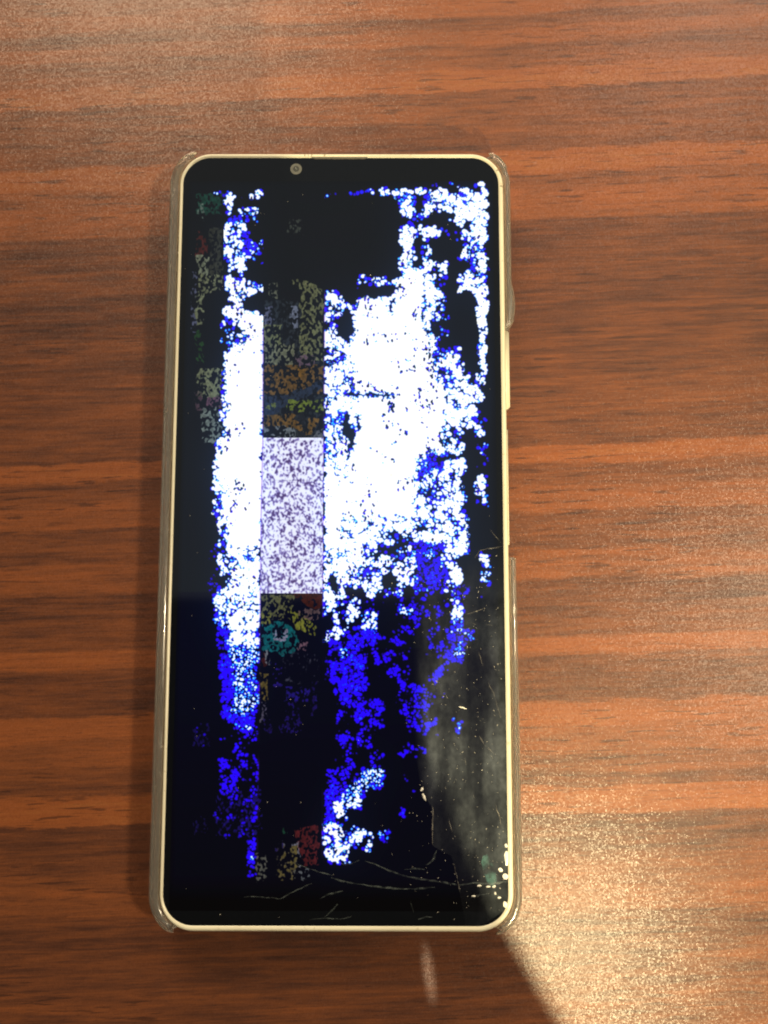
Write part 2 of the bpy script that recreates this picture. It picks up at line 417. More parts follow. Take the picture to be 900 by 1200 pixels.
SHAPES = [
    # left column
    ('b', R(271, 216, 295, 219)), ('M', R(242, 225, 256, 230)), ('M+', R(261, 222, 271, 246)), ('M', R(271, 223, 300, 233)),
    ('M+', R(299, 222, 311, 232)), ('M', R(263, 244, 273, 254)), ('M', R(281, 241, 301, 252)), ('D', R(290, 250, 300, 262)), ('B', R(270, 250, 286, 259)),
    ('W2', R(261, 259, 274, 312)), ('M+', R(272, 260, 288, 306)), ('B', R(284, 270, 297, 300)), ('D', R(294, 278, 311, 296)),
    ('D', R(288, 296, 309, 310)), ('W1', R(276, 297, 288, 316)), ('M', R(261, 300, 277, 319)), ('D', R(270, 316, 290, 323)),
    ('W1', [(261, 323), (290, 326), (300, 333), (311, 337), (298, 345), (287, 352), (281, 361), (273, 358), (262, 338)]),
    ('W0', [(262, 366), (270, 359), (280, 359), (290, 364), (309, 369), (309, 402), (292, 400), (285, 384), (276, 377), (262, 373)]),
    ('M', R(260, 372, 276, 398)), ('M', R(272, 390, 292, 402)), ('D', R(260, 396, 272, 412)),
    ('W0', [(292, 400), (309, 398), (309, 470), (308, 640), (300, 650), (260, 640), (258, 590), (256, 560), (250, 520), (260, 515), (261, 460), (262, 420), (274, 404)]),
    ('M+', R(259, 450, 268, 512)), ('c', R(250, 575, 262, 600)), ('M+', R(250, 520, 258, 600)),
    ('W1', R(262, 640, 305, 700)), ('M', R(250, 638, 270, 700)), ('M+', R(254, 600, 266, 640)), ('bb', R(240, 640, 255, 700)),
    ('W2', [(262, 700), (305, 700), (304, 755), (272, 757), (262, 740)]), ('C', R(252, 690, 266, 745)), ('B', R(252, 735, 270, 760)),
    ('C', R(266, 752, 303, 792)), ('c', R(262, 758, 303, 800)), ('B+', R(256, 762, 268, 800)),
    ('c', R(268, 800, 303, 838)), ('B+', R(258, 800, 272, 850)), ('C', R(288, 822, 300, 838)), ('B+', R(270, 836, 302, 862)), ('c', R(276, 848, 297, 856)),
    ('b', R(256, 856, 302, 880)), ('B', R(272, 870, 298, 912)), ('b', R(256, 885, 306, 935)), ('bb', R(250, 925, 308, 975)),
    ('B', R(294, 948, 302, 962)), ('bb', R(258, 960, 300, 984)), ('B+', R(288, 983, 300, 1018)), ('c', R(294, 1003, 300, 1010)),
    ('B', R(291, 1012, 300, 1030)), ('b', R(271, 1024, 300, 1030)), ('c', R(290, 1023, 297, 1031)),
    # top strips
    ('B+', R(496, 214, 515, 218)), ('b', R(515, 214, 530, 218)), ('C', R(528, 214, 543, 218)), ('b', R(543, 214, 556, 218)), ('C', R(556, 214, 561, 218)),
    ('M', R(381, 222, 399, 231)), ('M', R(410, 223, 440, 229)), ('M', R(443, 222, 470, 231)), ('W2', R(462, 221, 490, 229)), ('M', R(488, 222, 504, 228)),
    # spine
    ('W1', [(467, 228), (487, 228), (486, 246), (480, 258), (471, 252), (468, 240)]), ('M', R(480, 240, 496, 258)), ('b', R(484, 248, 504, 256)),
    ('M+', R(468, 262, 486, 286)), ('W1', [(472, 285), (484, 285), (488, 318), (468, 324), (470, 300)]),
    ('M', R(490, 263, 518, 279)), ('D', R(490, 238, 502, 262)), ('M', R(492, 284, 508, 300)), ('W2', R(493, 299, 502, 312)), ('M+', R(498, 306, 524, 324)),
    ('M', R(508, 320, 520, 410)), ('b', R(522, 268, 535, 280)), ('D', R(515, 270, 534, 282)),
    # right strip
    ('W1', [(500, 226), (512, 223), (530, 225), (555, 222), (563, 227), (563, 214), (569, 215), (571, 262), (571, 346), (562, 346), (558, 320),
            (561, 303), (556, 290), (549, 280), (547, 260), (543, 262), (538, 271), (534, 264), (536, 252), (527, 246), (514, 240), (505, 236)]),
    ('M+', R(500, 236, 535, 248)), ('B', R(497, 226, 504, 238)), ('M', R(526, 256, 540, 268)), ('M', R(538, 270, 554, 283)), ('K', [(545, 257), (551, 258), (548, 270), (543, 270)]),
    ('M', R(543, 288, 558, 303)), ('D', R(538, 300, 556, 322)), ('W1', [(537, 326), (548, 320), (557, 326), (558, 335), (546, 340), (539, 345)]),
    ('M+', R(552, 330, 562, 344)), ('W1', [(557, 340), (571, 340), (571, 400), (562, 402), (560, 385), (557, 365)]), ('c', R(562, 398, 571, 408)),
    ('W1', [(562, 408), (570, 408), (571, 434), (562, 440), (560, 420)]), ('M+', R(555, 436, 567, 450)), ('M', R(547, 450, 562, 470)),
    ('M+', R(560, 456, 567, 472)), ('b', R(558, 474, 568, 488)), ('M+', R(555, 490, 570, 510)), ('bb', R(555, 510, 572, 516)), ('C', R(560, 518, 572, 532)),
    ('b', R(560, 532, 572, 552)), ('M', R(556, 556, 570, 566)), ('M+', R(557, 568, 572, 588)), ('D', R(556, 586, 572, 592)),
    # dots above the white mass
    ('M', R(414, 325, 456, 336)), ('W0', [(455, 333), (475, 320), (500, 316), (500, 350), (460, 352), (470, 340)]),
    # the white mass
    ('M+', [(380, 341), (392, 342), (412, 356), (413, 398), (380, 398)]),
    ('W0', [(414, 356), (430, 349), (455, 350), (470, 335), (475, 318), (487, 312), (495, 320), (507, 330), (508, 350), (505, 372), (507, 390),
            (513, 402), (520, 410), (527, 407), (540, 410), (541, 430), (543, 445), (550, 450), (553, 470), (558, 482), (557, 500), (548, 506), (536, 520),
            (520, 530), (508, 535), (490, 545), (488, 560), (530, 556), (545, 600), (547, 640), (535, 650), (500, 640), (480, 640), (470, 655), (440, 668),
            (425, 690), (400, 690), (380, 695), (380, 398), (413, 398)]),
    ('W2', R(380, 396, 414, 465)), ('W1', R(380, 465, 412, 560)), ('M', R(396, 398, 412, 420)),
    ('W2', R(508, 408, 541, 450)), ('W2', R(520, 440, 550, 500)), ('M', R(508, 332, 522, 372)), ('D', R(508, 372, 528, 404)),
    ('M', R(524, 486, 560, 508)), ('M', R(520, 500, 546, 530)), ('M+', R(505, 535, 548, 560)), ('C', R(486, 530, 512, 556)), ('B', R(500, 532, 522, 552)),
    ('M+', R(505, 556, 540, 600)), ('C', R(498, 560, 512, 580)), ('W2', R(484, 556, 505, 600)), ('W1', R(528, 580, 545, 612)),
    ('M+', R(524, 535, 542, 580)),
    ('W1', R(400, 600, 450, 652)), ('M+', R(446, 605, 492, 642)), ('M+', R(490, 598, 530, 622)), ('W2', R(516, 595, 548, 650)),
    ('M', R(445, 622, 482, 668)), ('M', R(470, 640, 500, 672)), ('C', R(476, 644, 500, 678)), ('B+', [(490, 630), (520, 640), (528, 690), (505, 700), (488, 680)]),
    ('c', R(496, 640, 508, 652)), ('M', R(514, 648, 538, 664)), ('M+', R(524, 664, 540, 692)),
    ('W2', R(400, 652, 432, 690)), ('W1', R(380, 640, 404, 712)), ('M+', R(428, 640, 448, 668)), ('M+', R(430, 664, 452, 698)), ('M', R(444, 660, 476, 686)),
    ('K', R(448, 676, 462, 692)), ('M+', R(462, 660, 488, 696)), ('B', R(484, 680, 512, 700)), ('D', R(444, 690, 500, 708)),
    ('M', R(380, 700, 424, 722)), ('M', R(380, 716, 400, 760)), ('M', R(400, 716, 424, 742)), ('C', R(424, 718, 440, 744)), ('B', R(404, 738, 450, 762)),
    ('bb', R(420, 700, 500, 720)), ('C', R(470, 709, 482, 718)), ('b', R(462, 718, 498, 742)), ('b', R(452, 738, 486, 760)), ('B', R(506, 706, 526, 722)),
    ('b', R(500, 716, 538, 768)), ('M+', R(530, 688, 540, 722)), ('C', R(528, 718, 545, 746)), ('C', R(543, 738, 554, 750)), ('b', R(520, 742, 548, 770)),
    ('c', R(532, 754, 544, 766)), ('B', R(520, 766, 542, 782)), ('b', R(550, 760, 558, 770)), ('b', R(498, 770, 530, 796)), ('B+', R(508, 780, 518, 790)),
    ('b', R(534, 686, 552, 700)),
    ('M', R(560, 648, 574, 664)), ('D', R(560, 664, 574, 686)), ('C', R(562, 672, 574, 680)), ('b', R(553, 690, 574, 704)),
    ('B', R(380, 752, 432, 800)), ('B+', R(404, 770, 428, 800)), ('b', R(436, 758, 480, 800)), ('c', R(398, 760, 410, 770)),
    ('B', R(393, 798, 411, 872)), ('B+', [(410, 798), (432, 800), (430, 830), (436, 850), (420, 856), (408, 830)]), ('B', R(428, 816, 452, 862)),
    ('B', R(466, 800, 500, 840)), ('B+', [(474, 830), (496, 838), (506, 852), (494, 866), (482, 862), (472, 848)]), ('B+', R(495, 842, 513, 852)), ('B+', R(500, 796, 514, 810)),
    ('B+', R(507, 856, 514, 864)), ('B+', R(490, 870, 502, 882)), ('b', R(466, 870, 492, 892)), ('b', R(390, 848, 416, 900)), ('B', R(418, 845, 436, 875)),
    ('B+', [(430, 876), (448, 880), (450, 902), (440, 898)]), ('b', R(400, 874, 450, 905)), ('B', R(384, 902, 436, 930)), ('C', R(432, 908, 446, 925)), ('c', R(425, 898, 450, 926)),
    ('M+', R(412, 916, 430, 936)), ('C', R(400, 924, 424, 948)), ('B+', R(380, 922, 402, 958)), ('M+', R(392, 942, 406, 960)), ('B', R(378, 950, 396, 970)),
    ('M+', R(378, 964, 402, 1014)), ('W1', [(409, 971), (424, 969), (428, 976), (424, 984), (410, 985), (406, 979)]), ('W2', R(412, 982, 436, 994)), ('M', R(404, 970, 436, 996)),
    ('M+', R(392, 986, 410, 1012)), ('bb', R(378, 1006, 388, 1018)), ('B+', R(470, 908, 481, 919)), ('B+', R(479, 925, 490, 932)),
    ('B+', [(464, 944), (472, 944), (482, 958), (478, 961), (464, 954)]), ('C', R(443, 973, 457, 986)), ('B+', R(508, 943, 514, 950)), ('C', R(531, 843, 543, 859)),
    ('bb', R(500, 800, 520, 830)), ('bb', R(228, 960, 240, 980)), ('bb', R(228, 845, 246, 880)), ('bb', R(330, 830, 372, 870)), ('bb', R(320, 950, 345, 960)),
    # black gaps inside the white mass
    ('K', [(396, 371), (408, 362), (414, 375), (416, 389), (407, 396), (395, 395)]), ('K', [(404, 460), (425, 460), (455, 461), (464, 465), (455, 465), (425, 464), (404, 466)]),
    ('K', [(404, 482), (408, 480), (410, 500), (417, 504), (416, 520), (411, 528), (410, 540), (406, 541), (408, 515), (402, 508)]),
    ('K', [(418, 484), (421, 486), (421, 505), (417, 505)]),
    ('K', [(496, 320), (498.5, 320), (498, 352), (498.5, 378), (495, 378), (496, 350)]), ('K', [(497, 384), (501, 386), (502, 391), (498, 390)]),
    ('K', [(502, 393), (504.5, 394), (505, 408), (503, 404)]), ('K', [(453, 352), (462, 350), (460, 366), (457, 368)]),
    ('K', [(385, 676), (392, 668), (396, 684), (398, 700), (390, 694)]), ('K', [(388, 508), (394, 514), (394, 530), (391, 520)]),
    ('K', R(510, 536, 526, 541)),
]
# dim coloured remains of the picture: (colour sRGB 0-255, coverage, outline)
DIM = [
    ((18, 62, 50), .75, R(231, 226, 260, 252)), ((90, 105, 95), .45, R(232, 238, 240, 258)), ((74, 28, 26), .62, R(230, 272, 243, 302)),
    ((48, 50, 42), .72, R(246, 268, 260, 322)), ((112, 118, 96), .60, R(231, 300, 244, 322)), ((110, 114, 84), .66, R(231, 322, 260, 342)),
    ((110, 116, 88), .62, R(229, 340, 238, 380)), ((80, 84, 110), .50, R(225, 320, 230, 390)), ((30, 66, 36), .55, R(229, 388, 238, 428)),
    ((110, 116, 88), .58, R(231, 432, 260, 466)), ((96, 66, 84), .5, R(242, 464, 260, 480)), ((110, 122, 116), .58, R(236, 478, 260, 520)),
    ((70, 52, 64), .4, R(228, 460, 238, 482)),
    ((36, 44, 52), .5, R(308, 352, 379, 514)), ((60, 66, 60), .35, R(338, 256, 356, 274)), ((90, 94, 78), .5, R(316, 332, 324, 350)),
    ((104, 108, 74), .62, [(340, 328), (358, 328), (379, 340), (379, 424), (352, 424), (352, 340)]), ((80, 84, 108), .55, R(309, 360, 320, 380)), ((104, 112, 132), .80, R(341, 360, 350, 384)),
    ((104, 110, 76), .60, R(309, 380, 330, 422)), ((96, 76, 92), .5, R(318, 416, 370, 432)), ((112, 116, 92), .58, R(312, 404, 345, 428)),
    ((104, 76, 40), .60, R(309, 428, 379, 462)), ((122, 86, 34), .85, [(345, 430), (360, 427), (354, 442), (350, 446)]), ((34, 46, 66), .95, [(309, 464), (332, 464), (379, 446), (379, 456), (340, 474), (312, 490), (309, 484)]),
    ((100, 116, 44), .62, R(336, 470, 379, 482)), ((92, 104, 56), .45, R(309, 474, 322, 480)), ((106, 78, 40), .66, R(310, 486, 345, 500)), ((112, 82, 40), .70, [(362, 492), (376, 488), (366, 508), (356, 512)]),
    ((24, 30, 40), .95, R(350, 484, 357, 512)), ((108, 78, 38), .8, [(340, 490), (352, 494), (356, 506), (350, 506)]), ((104, 112, 118), .55, R(309, 500, 345, 514)), ((88, 92, 98), .8, [(379, 500), (379, 513), (366, 513)]),
    ((64, 22, 18), .9, [(342, 696), (378, 696), (378, 714), (360, 712)]), ((96, 96, 62), .60, R(306, 697, 345, 725)), ((120, 122, 46), .66, [(336, 714), (352, 716), (372, 734), (370, 746), (350, 738), (338, 726)]),
    ((112, 112, 50), .7, R(306, 718, 316, 732)), ((96, 74, 76), .5, R(350, 714, 376, 726)), ((10, 92, 100), .78, [(308, 732), (325, 726), (345, 738), (352, 756), (346, 764), (332, 770), (324, 764), (308, 762)]), ((130, 124, 150), .6, R(320, 736, 336, 752)),
    ((110, 80, 96), .7, [(350, 752), (362, 750), (360, 762), (346, 764)]), ((60, 20, 24), .55, R(305, 762, 312, 782)), ((110, 112, 120), .5, R(310, 762, 316, 778)), ((104, 88, 44), .62, R(305, 788, 315, 820)),
    ((60, 60, 78), .22, R(330, 762, 372, 800)), ((34, 20, 120), .42, R(318, 776, 330, 806)), ((32, 20, 128), .45, R(334, 806, 372, 822)), ((26, 14, 100), .42, R(336, 820, 350, 850)),
    ((26, 14, 96), .45, R(328, 844, 352, 858)), ((26, 14, 90), .4, R(364, 796, 370, 840)), ((84, 78, 100), .5, R(305, 822, 312, 848)), ((22, 12, 84), .4, R(308, 842, 318, 858)),
    ((20, 60, 44), .3, R(330, 970, 336, 978)), ((84, 26, 30), .66, [(345, 970), (373, 965), (373, 1016), (356, 1014), (350, 990)]), ((110, 108, 120), .35, R(325, 985, 352, 1030)), ((100, 88, 48), .35, R(324, 990, 350, 1032)),
    ((92, 92, 84), .45, R(300, 998, 313, 1034)), ((96, 100, 104), .36, R(345, 1018, 362, 1032)), ((40, 30, 100), .35, R(322, 985, 332, 1000)),
    ((26, 14, 110), .35, R(252, 925, 306, 980)), ((18, 12, 72), .4, R(226, 956, 242, 978)), ((18, 10, 80), .45, R(227, 846, 246, 874)), ((60, 24, 24), .3, R(205, 272, 212, 278)),
]


def gblur(a, sx, sy=None):
    sy = sx if sy is None else sy
    for ax, s in ((0, sy), (1, sx)):
        r = int(3 * s + 1); k = np.exp(-.5 * (np.arange(-r, r + 1) / s) ** 2); k /= k.sum()
        p = [(0, 0)] * a.ndim; p[ax] = (r, r)
        q = np.pad(a, p, mode='edge'); o = np.zeros_like(a)
        n = a.shape[ax]
        for i, kv in enumerate(k):
            o += kv * (q[i:i + n] if ax == 0 else q[:, i:i + n])
        a = o
    return a


def equal(a):
    o = np.argsort(a.ravel()); r = np.empty(a.size); r[o] = np.linspace(0, 1, a.size)
    return r.reshape(a.shape)


def display_picture():
    S = 2                                    # texels per photograph pixel
    X0, Y0, X1, Y1 = 196, 190, 600, 1060      # working window
    Wd, Hd = (X1 - X0) * S, (Y1 - Y0) * S
    gx, gy = np.meshgrid(X0 + (np.arange(Wd) + .5) / S, Y0 + (np.arange(Hd) + .5) / S)

    def poly(pts, wob=None):
        xs, ys = (gx, gy) if wob is None else (gx + wob[0], gy + wob[1])
        x0, y0 = min(p[0] for p in pts) - 4, min(p[1] for p in pts) - 4
        x1, y1 = max(p[0] for p in pts) + 4, max(p[1] for p in pts) + 4
        c0, c1 = max(0, int((x0 - X0) * S)), min(Wd, int((x1 - X0) * S) + 1)
        r0, r1 = max(0, int((y0 - Y0) * S)), min(Hd, int((y1 - Y0) * S) + 1)
        m_ = np.zeros((Hd, Wd), bool); sub = np.zeros((r1 - r0, c1 - c0), bool)
        X_, Y_ = xs[r0:r1, c0:c1], ys[r0:r1, c0:c1]
        for i in range(len(pts)):
            (xa, ya), (xb, yb) = pts[i], pts[(i + 1) % len(pts)]
            if ya == yb: continue
            sub ^= ((ya > Y_) != (yb > Y_)) & (X_ < (xb - xa) * (Y_ - ya) / (yb - ya) + xa)
        m_[r0:r1, c0:c1] = sub
        return m_

    def nz(sx, sy=None): return equal(gblur(rng.standard_normal((Hd, Wd)), sx * S, (sy or sx) * S))
    n_dot = nz(1.45, 1.65); n_mid = nz(2.9, 3.4); n_big = nz(7, 8)
    n = equal(.62 * n_dot + .30 * n_mid + .16 * n_big)
    n_fine = nz(.75, .9)
    wob = ((nz(2.2) - .5) * 6, (nz(2.2) - .5) * 6)
    Lv = np.full((Hd, Wd), -.6); Am = np.full((Hd, Wd), .2)
    for t, pts in SHAPES:
        l, a = TYP[t]; mk = poly(pts, wob if t != 'K' else tuple(x * .35 for x in wob))
        Lv[mk] = l; Am[mk] = a
    Lv = .6 * gblur(Lv, .5 * S) + .4 * gblur(Lv, 1.8 * S, 3.5 * S); Am = gblur(Am, .5 * S)
    # hard vertical seams between the columns of the picture
    lx = 260 + 0 * gy; rx = np.interp(gy, [200, 513, 600, 700, 800, 900, 1040], [309, 308, 306, 305, 304, 303, 301])
    bx = np.interp(gy, [330, 513, 700, 1040], [380.5, 379, 378, 377])
    v = Lv + Am * (n - .5)
    inner = (gx > rx) & (gx < bx)
    # the picture is built of small round dots: one jittered dot per cell
    cell = 2.9 * S
    ncx, ncy = int(Wd / cell) + 3, int(Hd / cell) + 3
    jx = (np.arange(ncx)[None, :] - 1 + .5 + .55 * rng.uniform(-1, 1, (ncy, ncx))) * cell
    jy = (np.arange(ncy)[:, None] - 1 + .5 + .55 * rng.uniform(-1, 1, (ncy, ncx))) * cell
    qx, qy = np.clip(jx.astype(int), 0, Wd - 1), np.clip(jy.astype(int), 0, Hd - 1)
    uu = equal(.50 * rng.uniform(0, 1, (ncy, ncx)) + .50 * n_mid[qy, qx] + .12 * n_big[qy, qx])
    val = Lv[qy, qx] + Am[qy, qx] * (uu - .5)
    rad = (1.62 + .45 * rng.uniform(-1, 1, (ncy, ncx)) + 1.6 * np.clip(val - .80, 0, .6)) * S * np.where(val < .5, 1.62, 1.0)
    asp = rng.uniform(.85, 1.2, (ncy, ncx)); ang = rng.uniform(0, math.pi, (ncy, ncx))
    ca, sa = np.cos(ang), np.sin(ang)
    val = np.minimum(val, 1.35)
    tx_, ty_ = np.meshgrid(np.arange(Wd) + .5, np.arange(Hd) + .5)
    bi, bj = (ty_ / cell).astype(int) + 1, (tx_ / cell).astype(int) + 1
    v = np.full((Hd, Wd), -.6)
    for oy in (-1, 0, 1):
        for ox in (-1, 0, 1):
            ii, jj = np.clip(bi + oy, 0, ncy - 1), np.clip(bj + ox, 0, ncx - 1)
            dx, dy = tx_ - jx[ii, jj], ty_ - jy[ii, jj]
            c_, s_ = ca[ii, jj], sa[ii, jj]
            r2 = ((dx * c_ + dy * s_) * asp[ii, jj]) ** 2 + ((-dx * s_ + dy * c_) / asp[ii, jj]) ** 2
            g_ = 1 - .6 * (r2 / rad[ii, jj] ** 2) ** 1.15
            v = np.maximum(v, np.where(val[ii, jj] > .2, val[ii, jj] * g_, -.6))
    hard = gblur((Lv > .9).astype(float), 1.5 * S)
    v[Lv < -.42] = -.6
    v[inner] = -.6
    # thin dark worms in the white
    v = np.where(gblur(Lv, 2.0 * S) > 1.42, np.maximum(v, .95), v)
    spk = equal(.85 * nz(.85, 1.1) + .30 * nz(2.2, 3.0) + .40 * nz(7, 9))
    v -= np.clip((spk - .930) / .04, 0, 1) * .95 * (v > .6)
    v[(gx < 262) & (gy > 254) & (gy < 320)] = -.6
    stops = [(.20, (0, 0, 0)), (.25, (26, 8, 150)), (.30, (38, 0, 250)), (.44, (34, 8, 255)), (.50, (0, 120, 255)), (.56, (20, 205, 255)),
             (.64, (190, 240, 255)), (.70, (255, 255, 255))]
    vals = [s[0] for s in stops]
    img = np.stack([np.interp(v, vals, [s[1][k] / 255. for s in stops]) for k in range(3)], -1)
    a_ = np.clip((v - .20) / .06, 0, 1)[..., None]
    # screen background with the mirrored haze painted in: greyer above the line at y = 693
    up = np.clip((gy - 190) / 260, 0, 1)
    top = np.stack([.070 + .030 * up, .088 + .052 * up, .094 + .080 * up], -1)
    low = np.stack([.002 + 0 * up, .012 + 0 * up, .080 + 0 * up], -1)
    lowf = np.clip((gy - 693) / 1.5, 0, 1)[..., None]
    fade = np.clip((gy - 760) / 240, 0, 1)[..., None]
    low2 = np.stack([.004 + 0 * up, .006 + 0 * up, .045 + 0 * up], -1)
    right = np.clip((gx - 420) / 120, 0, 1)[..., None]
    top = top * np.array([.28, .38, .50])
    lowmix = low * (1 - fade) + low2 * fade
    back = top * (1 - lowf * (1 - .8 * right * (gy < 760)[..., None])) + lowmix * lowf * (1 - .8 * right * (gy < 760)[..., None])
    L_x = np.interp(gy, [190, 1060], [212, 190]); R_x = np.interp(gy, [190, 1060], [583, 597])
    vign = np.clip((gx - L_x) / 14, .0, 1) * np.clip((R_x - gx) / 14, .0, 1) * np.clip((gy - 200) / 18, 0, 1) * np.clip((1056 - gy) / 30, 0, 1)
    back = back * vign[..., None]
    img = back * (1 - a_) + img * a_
    # dim pieces
    nd = equal(.7 * nz(.85, 1.1) + .3 * nz(2.2))
    for c, cov, pts in DIM:
        mk = poly(pts, tuple(x * .6 for x in wob)).astype(float)
        edge = np.clip((cov - nd) / .22, 0, 1) * mk
        edge[~(inner | (gx < 262) | (gy > 900))] = 0
        edge = edge[..., None] * (a_ < .5)
        sh = (.82 + .36 * n_fine)[..., None]
        img = img * (1 - edge) + np.array(c) / 255. * .78 * sh * edge
    # blurred noise block in the middle column
    blk = inner & (gy > 513) & (gy < 695.5)
    nb = equal(.80 * nz(.68, .85) + .32 * nz(2.2)) - .02
    t = np.clip((nb - .26) / .26, 0, 1)[..., None]
    cl = np.clip((.16 - nb) / .1, 0, 1)[..., None]
    colb = (np.array([112, 98, 172]) / 255. * (1 - cl) + np.array([52, 30, 90]) / 255. * cl) * (1 - t) + np.array([232, 236, 255]) / 255. * t
    row = (.90 + .10 * np.clip(np.abs(((gy - 515) % 46) - 2.0) / 1.2, 0, 1))[..., None]
    colb = np.clip(gblur(colb, .40 * S) * .86 + .12, 0, 1) * row
    img[blk] = colb[blk]
    # violet fringes on the seams
    for xs, y0, y1 in ((rx, 385, 1030), (bx, 340, 1010)):
        f = np.exp(-((gx - xs) / 1.0) ** 2) * ((gy > y0) & (gy < y1)) * np.clip(gblur((v > .25).astype(float), 2 * S) * 2, 0, 1)
        f = f[..., None] * .45
        img = img * (1 - f) + np.array([110, 40, 190]) / 255. * f
    # bluish bloom around the whites, painted into the picture
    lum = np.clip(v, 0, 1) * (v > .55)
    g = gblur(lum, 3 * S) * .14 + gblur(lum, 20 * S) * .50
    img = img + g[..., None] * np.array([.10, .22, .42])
    img = np.clip(img, 0, 1)
    # into the plane of the glass: one texel every 0.1 mm
    RES = 0.09
    wmm, hmm = 2 * 31.6, 2 * 72.6
    cx, cy = 0.0, -1.2
    nx, ny = int(wmm / RES), int(hmm / RES)
    mx, my = np.meshgrid(cx - wmm / 2 + (np.arange(nx) + .5) * RES, cy - hmm / 2 + (np.arange(ny) + .5) * RES)
    P = np.stack([mx - CAM[0], my - CAM[1], np.full_like(mx, ZG - CAM[2])], -1) @ RCW
    u = 450 + FPX * P[..., 0] / -P[..., 2]; vv = 600 - FPX * P[..., 1] / -P[..., 2]
    fx = np.clip((u - X0) * S - .5, 0, Wd - 1.001); fy = np.clip((vv - Y0) * S - .5, 0, Hd - 1.001)
    ix, iy = fx.astype(int), fy.astype(int); tx, ty = (fx - ix)[..., None], (fy - iy)[..., None]
    out = (img[iy, ix] * (1 - tx) + img[iy, ix + 1] * tx) * (1 - ty) + (img[iy + 1, ix] * (1 - tx) + img[iy + 1, ix + 1] * tx) * ty
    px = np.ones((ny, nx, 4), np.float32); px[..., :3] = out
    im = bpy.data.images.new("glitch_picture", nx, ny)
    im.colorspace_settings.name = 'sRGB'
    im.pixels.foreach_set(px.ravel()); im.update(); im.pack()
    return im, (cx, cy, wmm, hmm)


picture, (dcx, dcy, dw, dh) = display_picture()


def display_material():
    mt, nt, b = mat_new("glitching_display")
    tc = node(nt, 'ShaderNodeTexCoord')
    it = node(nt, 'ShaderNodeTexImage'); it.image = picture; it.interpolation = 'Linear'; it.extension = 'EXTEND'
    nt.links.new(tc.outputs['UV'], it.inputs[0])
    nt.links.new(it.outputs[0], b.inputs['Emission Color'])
    setp(b, Roughness=.05)
    b.inputs['Base Color'].default_value = (.004, .005, .006, 1)
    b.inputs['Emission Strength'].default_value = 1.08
    b.inputs['Specular IOR Level'].default_value = .5
    b.inputs['Base Color'].default_value = (.001, .001, .002, 1)
    return mt


# ------------------------------------------------------------------ smartphone
phone = bpy.data.objects.new("smartphone", None); scene.collection.objects.link(phone)
phone["label"] = "smartphone with cream frame and cracked black screen showing white and blue glitch"
phone["category"] = "smartphone"

st = stations()
frame_prof = [(-.25, ZG - 1.2), (-.25, ZG - .02), (.02, ZG + .03), (.10, ZG + .10), (.28, ZG + .14), (.48, ZG + .08), (.68, ZG - .12), (.86, ZG - .55), (.98, ZG - 1.3), (1.02, ZG - 2.6),
              (1.02, 4.2), (.95, 2.9), (.70, 2.0), (.25, 1.45), (-.6, 1.35), (-.6, 2.0)]


def frame_at(s):
    # even out the scale around the corners
    a = s[2] * s[2]; side = .82 + .15 * math.copysign(1, s[2]); end = 1.0 if s[3] > 0 else 1.16
    k = side * a + end * (1 - a)
    return [(o * k if o > .1 else o, z) for o, z in frame_prof]


frame = sweep("frame", stations(1.2, 22), frame_at, M_cream, phone)
plate("back_cover", -.7, 1.36, 2.2, M_cream, phone)
glass = plate("front_glass", -.02, ZG - 1.1, ZG - .012, M_glass, phone, bev=.18)
bz = ZG
dv = [(dcx - dw / 2, dcy - dh / 2, bz), (dcx + dw / 2, dcy - dh / 2, bz), (dcx + dw / 2, dcy + dh / 2, bz), (dcx - dw / 2, dcy + dh / 2, bz)]
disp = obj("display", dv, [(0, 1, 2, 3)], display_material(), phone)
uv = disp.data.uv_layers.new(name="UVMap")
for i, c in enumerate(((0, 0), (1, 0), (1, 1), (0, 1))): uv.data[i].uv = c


def disc(name, cx, cy, r0, r1, z0, z1, mat, parent, n=32):
    """a ring (r0 inner, r1 outer) or disc with a rim"""
    verts, faces = [], []
    rings = [(r1, z0), (r1, z1)] + ([(r0, z1), (r0, z0)] if r0 > 0 else [])
    for r, z in rings:
        verts += [(cx + r * math.cos(2 * math.pi * i / n), cy + r * math.sin(2 * math.pi * i / n), z) for i in range(n)]
    for k in range(len(rings) - 1):
        for i in range(n):
            j = (i + 1) % n
            faces.append((k * n + i, k * n + j, (k + 1) * n + j, (k + 1) * n + i))
    if r0 <= 0: faces.append(tuple(range(n, 2 * n)))
    return obj(name, verts, faces, mat, parent)


def dome(name, cx, cy, r, z, h, mat, parent, n=24, m_=5):
    verts, faces = [], []
    for k in range(m_):
        a = k / m_ * math.pi / 2
        verts += [(cx + r * math.cos(a) * math.cos(2 * math.pi * i / n), cy + r * math.cos(a) * math.sin(2 * math.pi * i / n), z + h * math.sin(a)) for i in range(n)]
    verts.append((cx, cy, z + h))
    for k in range(m_ - 1):
        for i in range(n):
            j = (i + 1) % n
            faces.append((k * n + i, k * n + j, (k + 1) * n + j, (k + 1) * n + i))
    for i in range(n): faces.append(((m_ - 1) * n + i, (m_ - 1) * n + (i + 1) % n, m_ * n))
    return obj(name, verts, faces, mat, parent, True)


cxm, cym = at(347, 198, ZG)
M_ring = plain("camera_ring_grey", (.105, .110, .092), .45)
M_iris = plain("camera_iris", (.035, .038, .034), .3)
fc = disc("front_camera", cxm, cym, .62, 1.2, ZG - .012, ZG + .006, M_ring, phone)
disc("iris", cxm, cym, 0, .60, ZG - .012, ZG + .003, M_iris, fc)
dome("lens", cxm + .02, cym + .0, .30, ZG + .003, .05, plain("lens_grey", (.09, .10, .09), .12), fc)

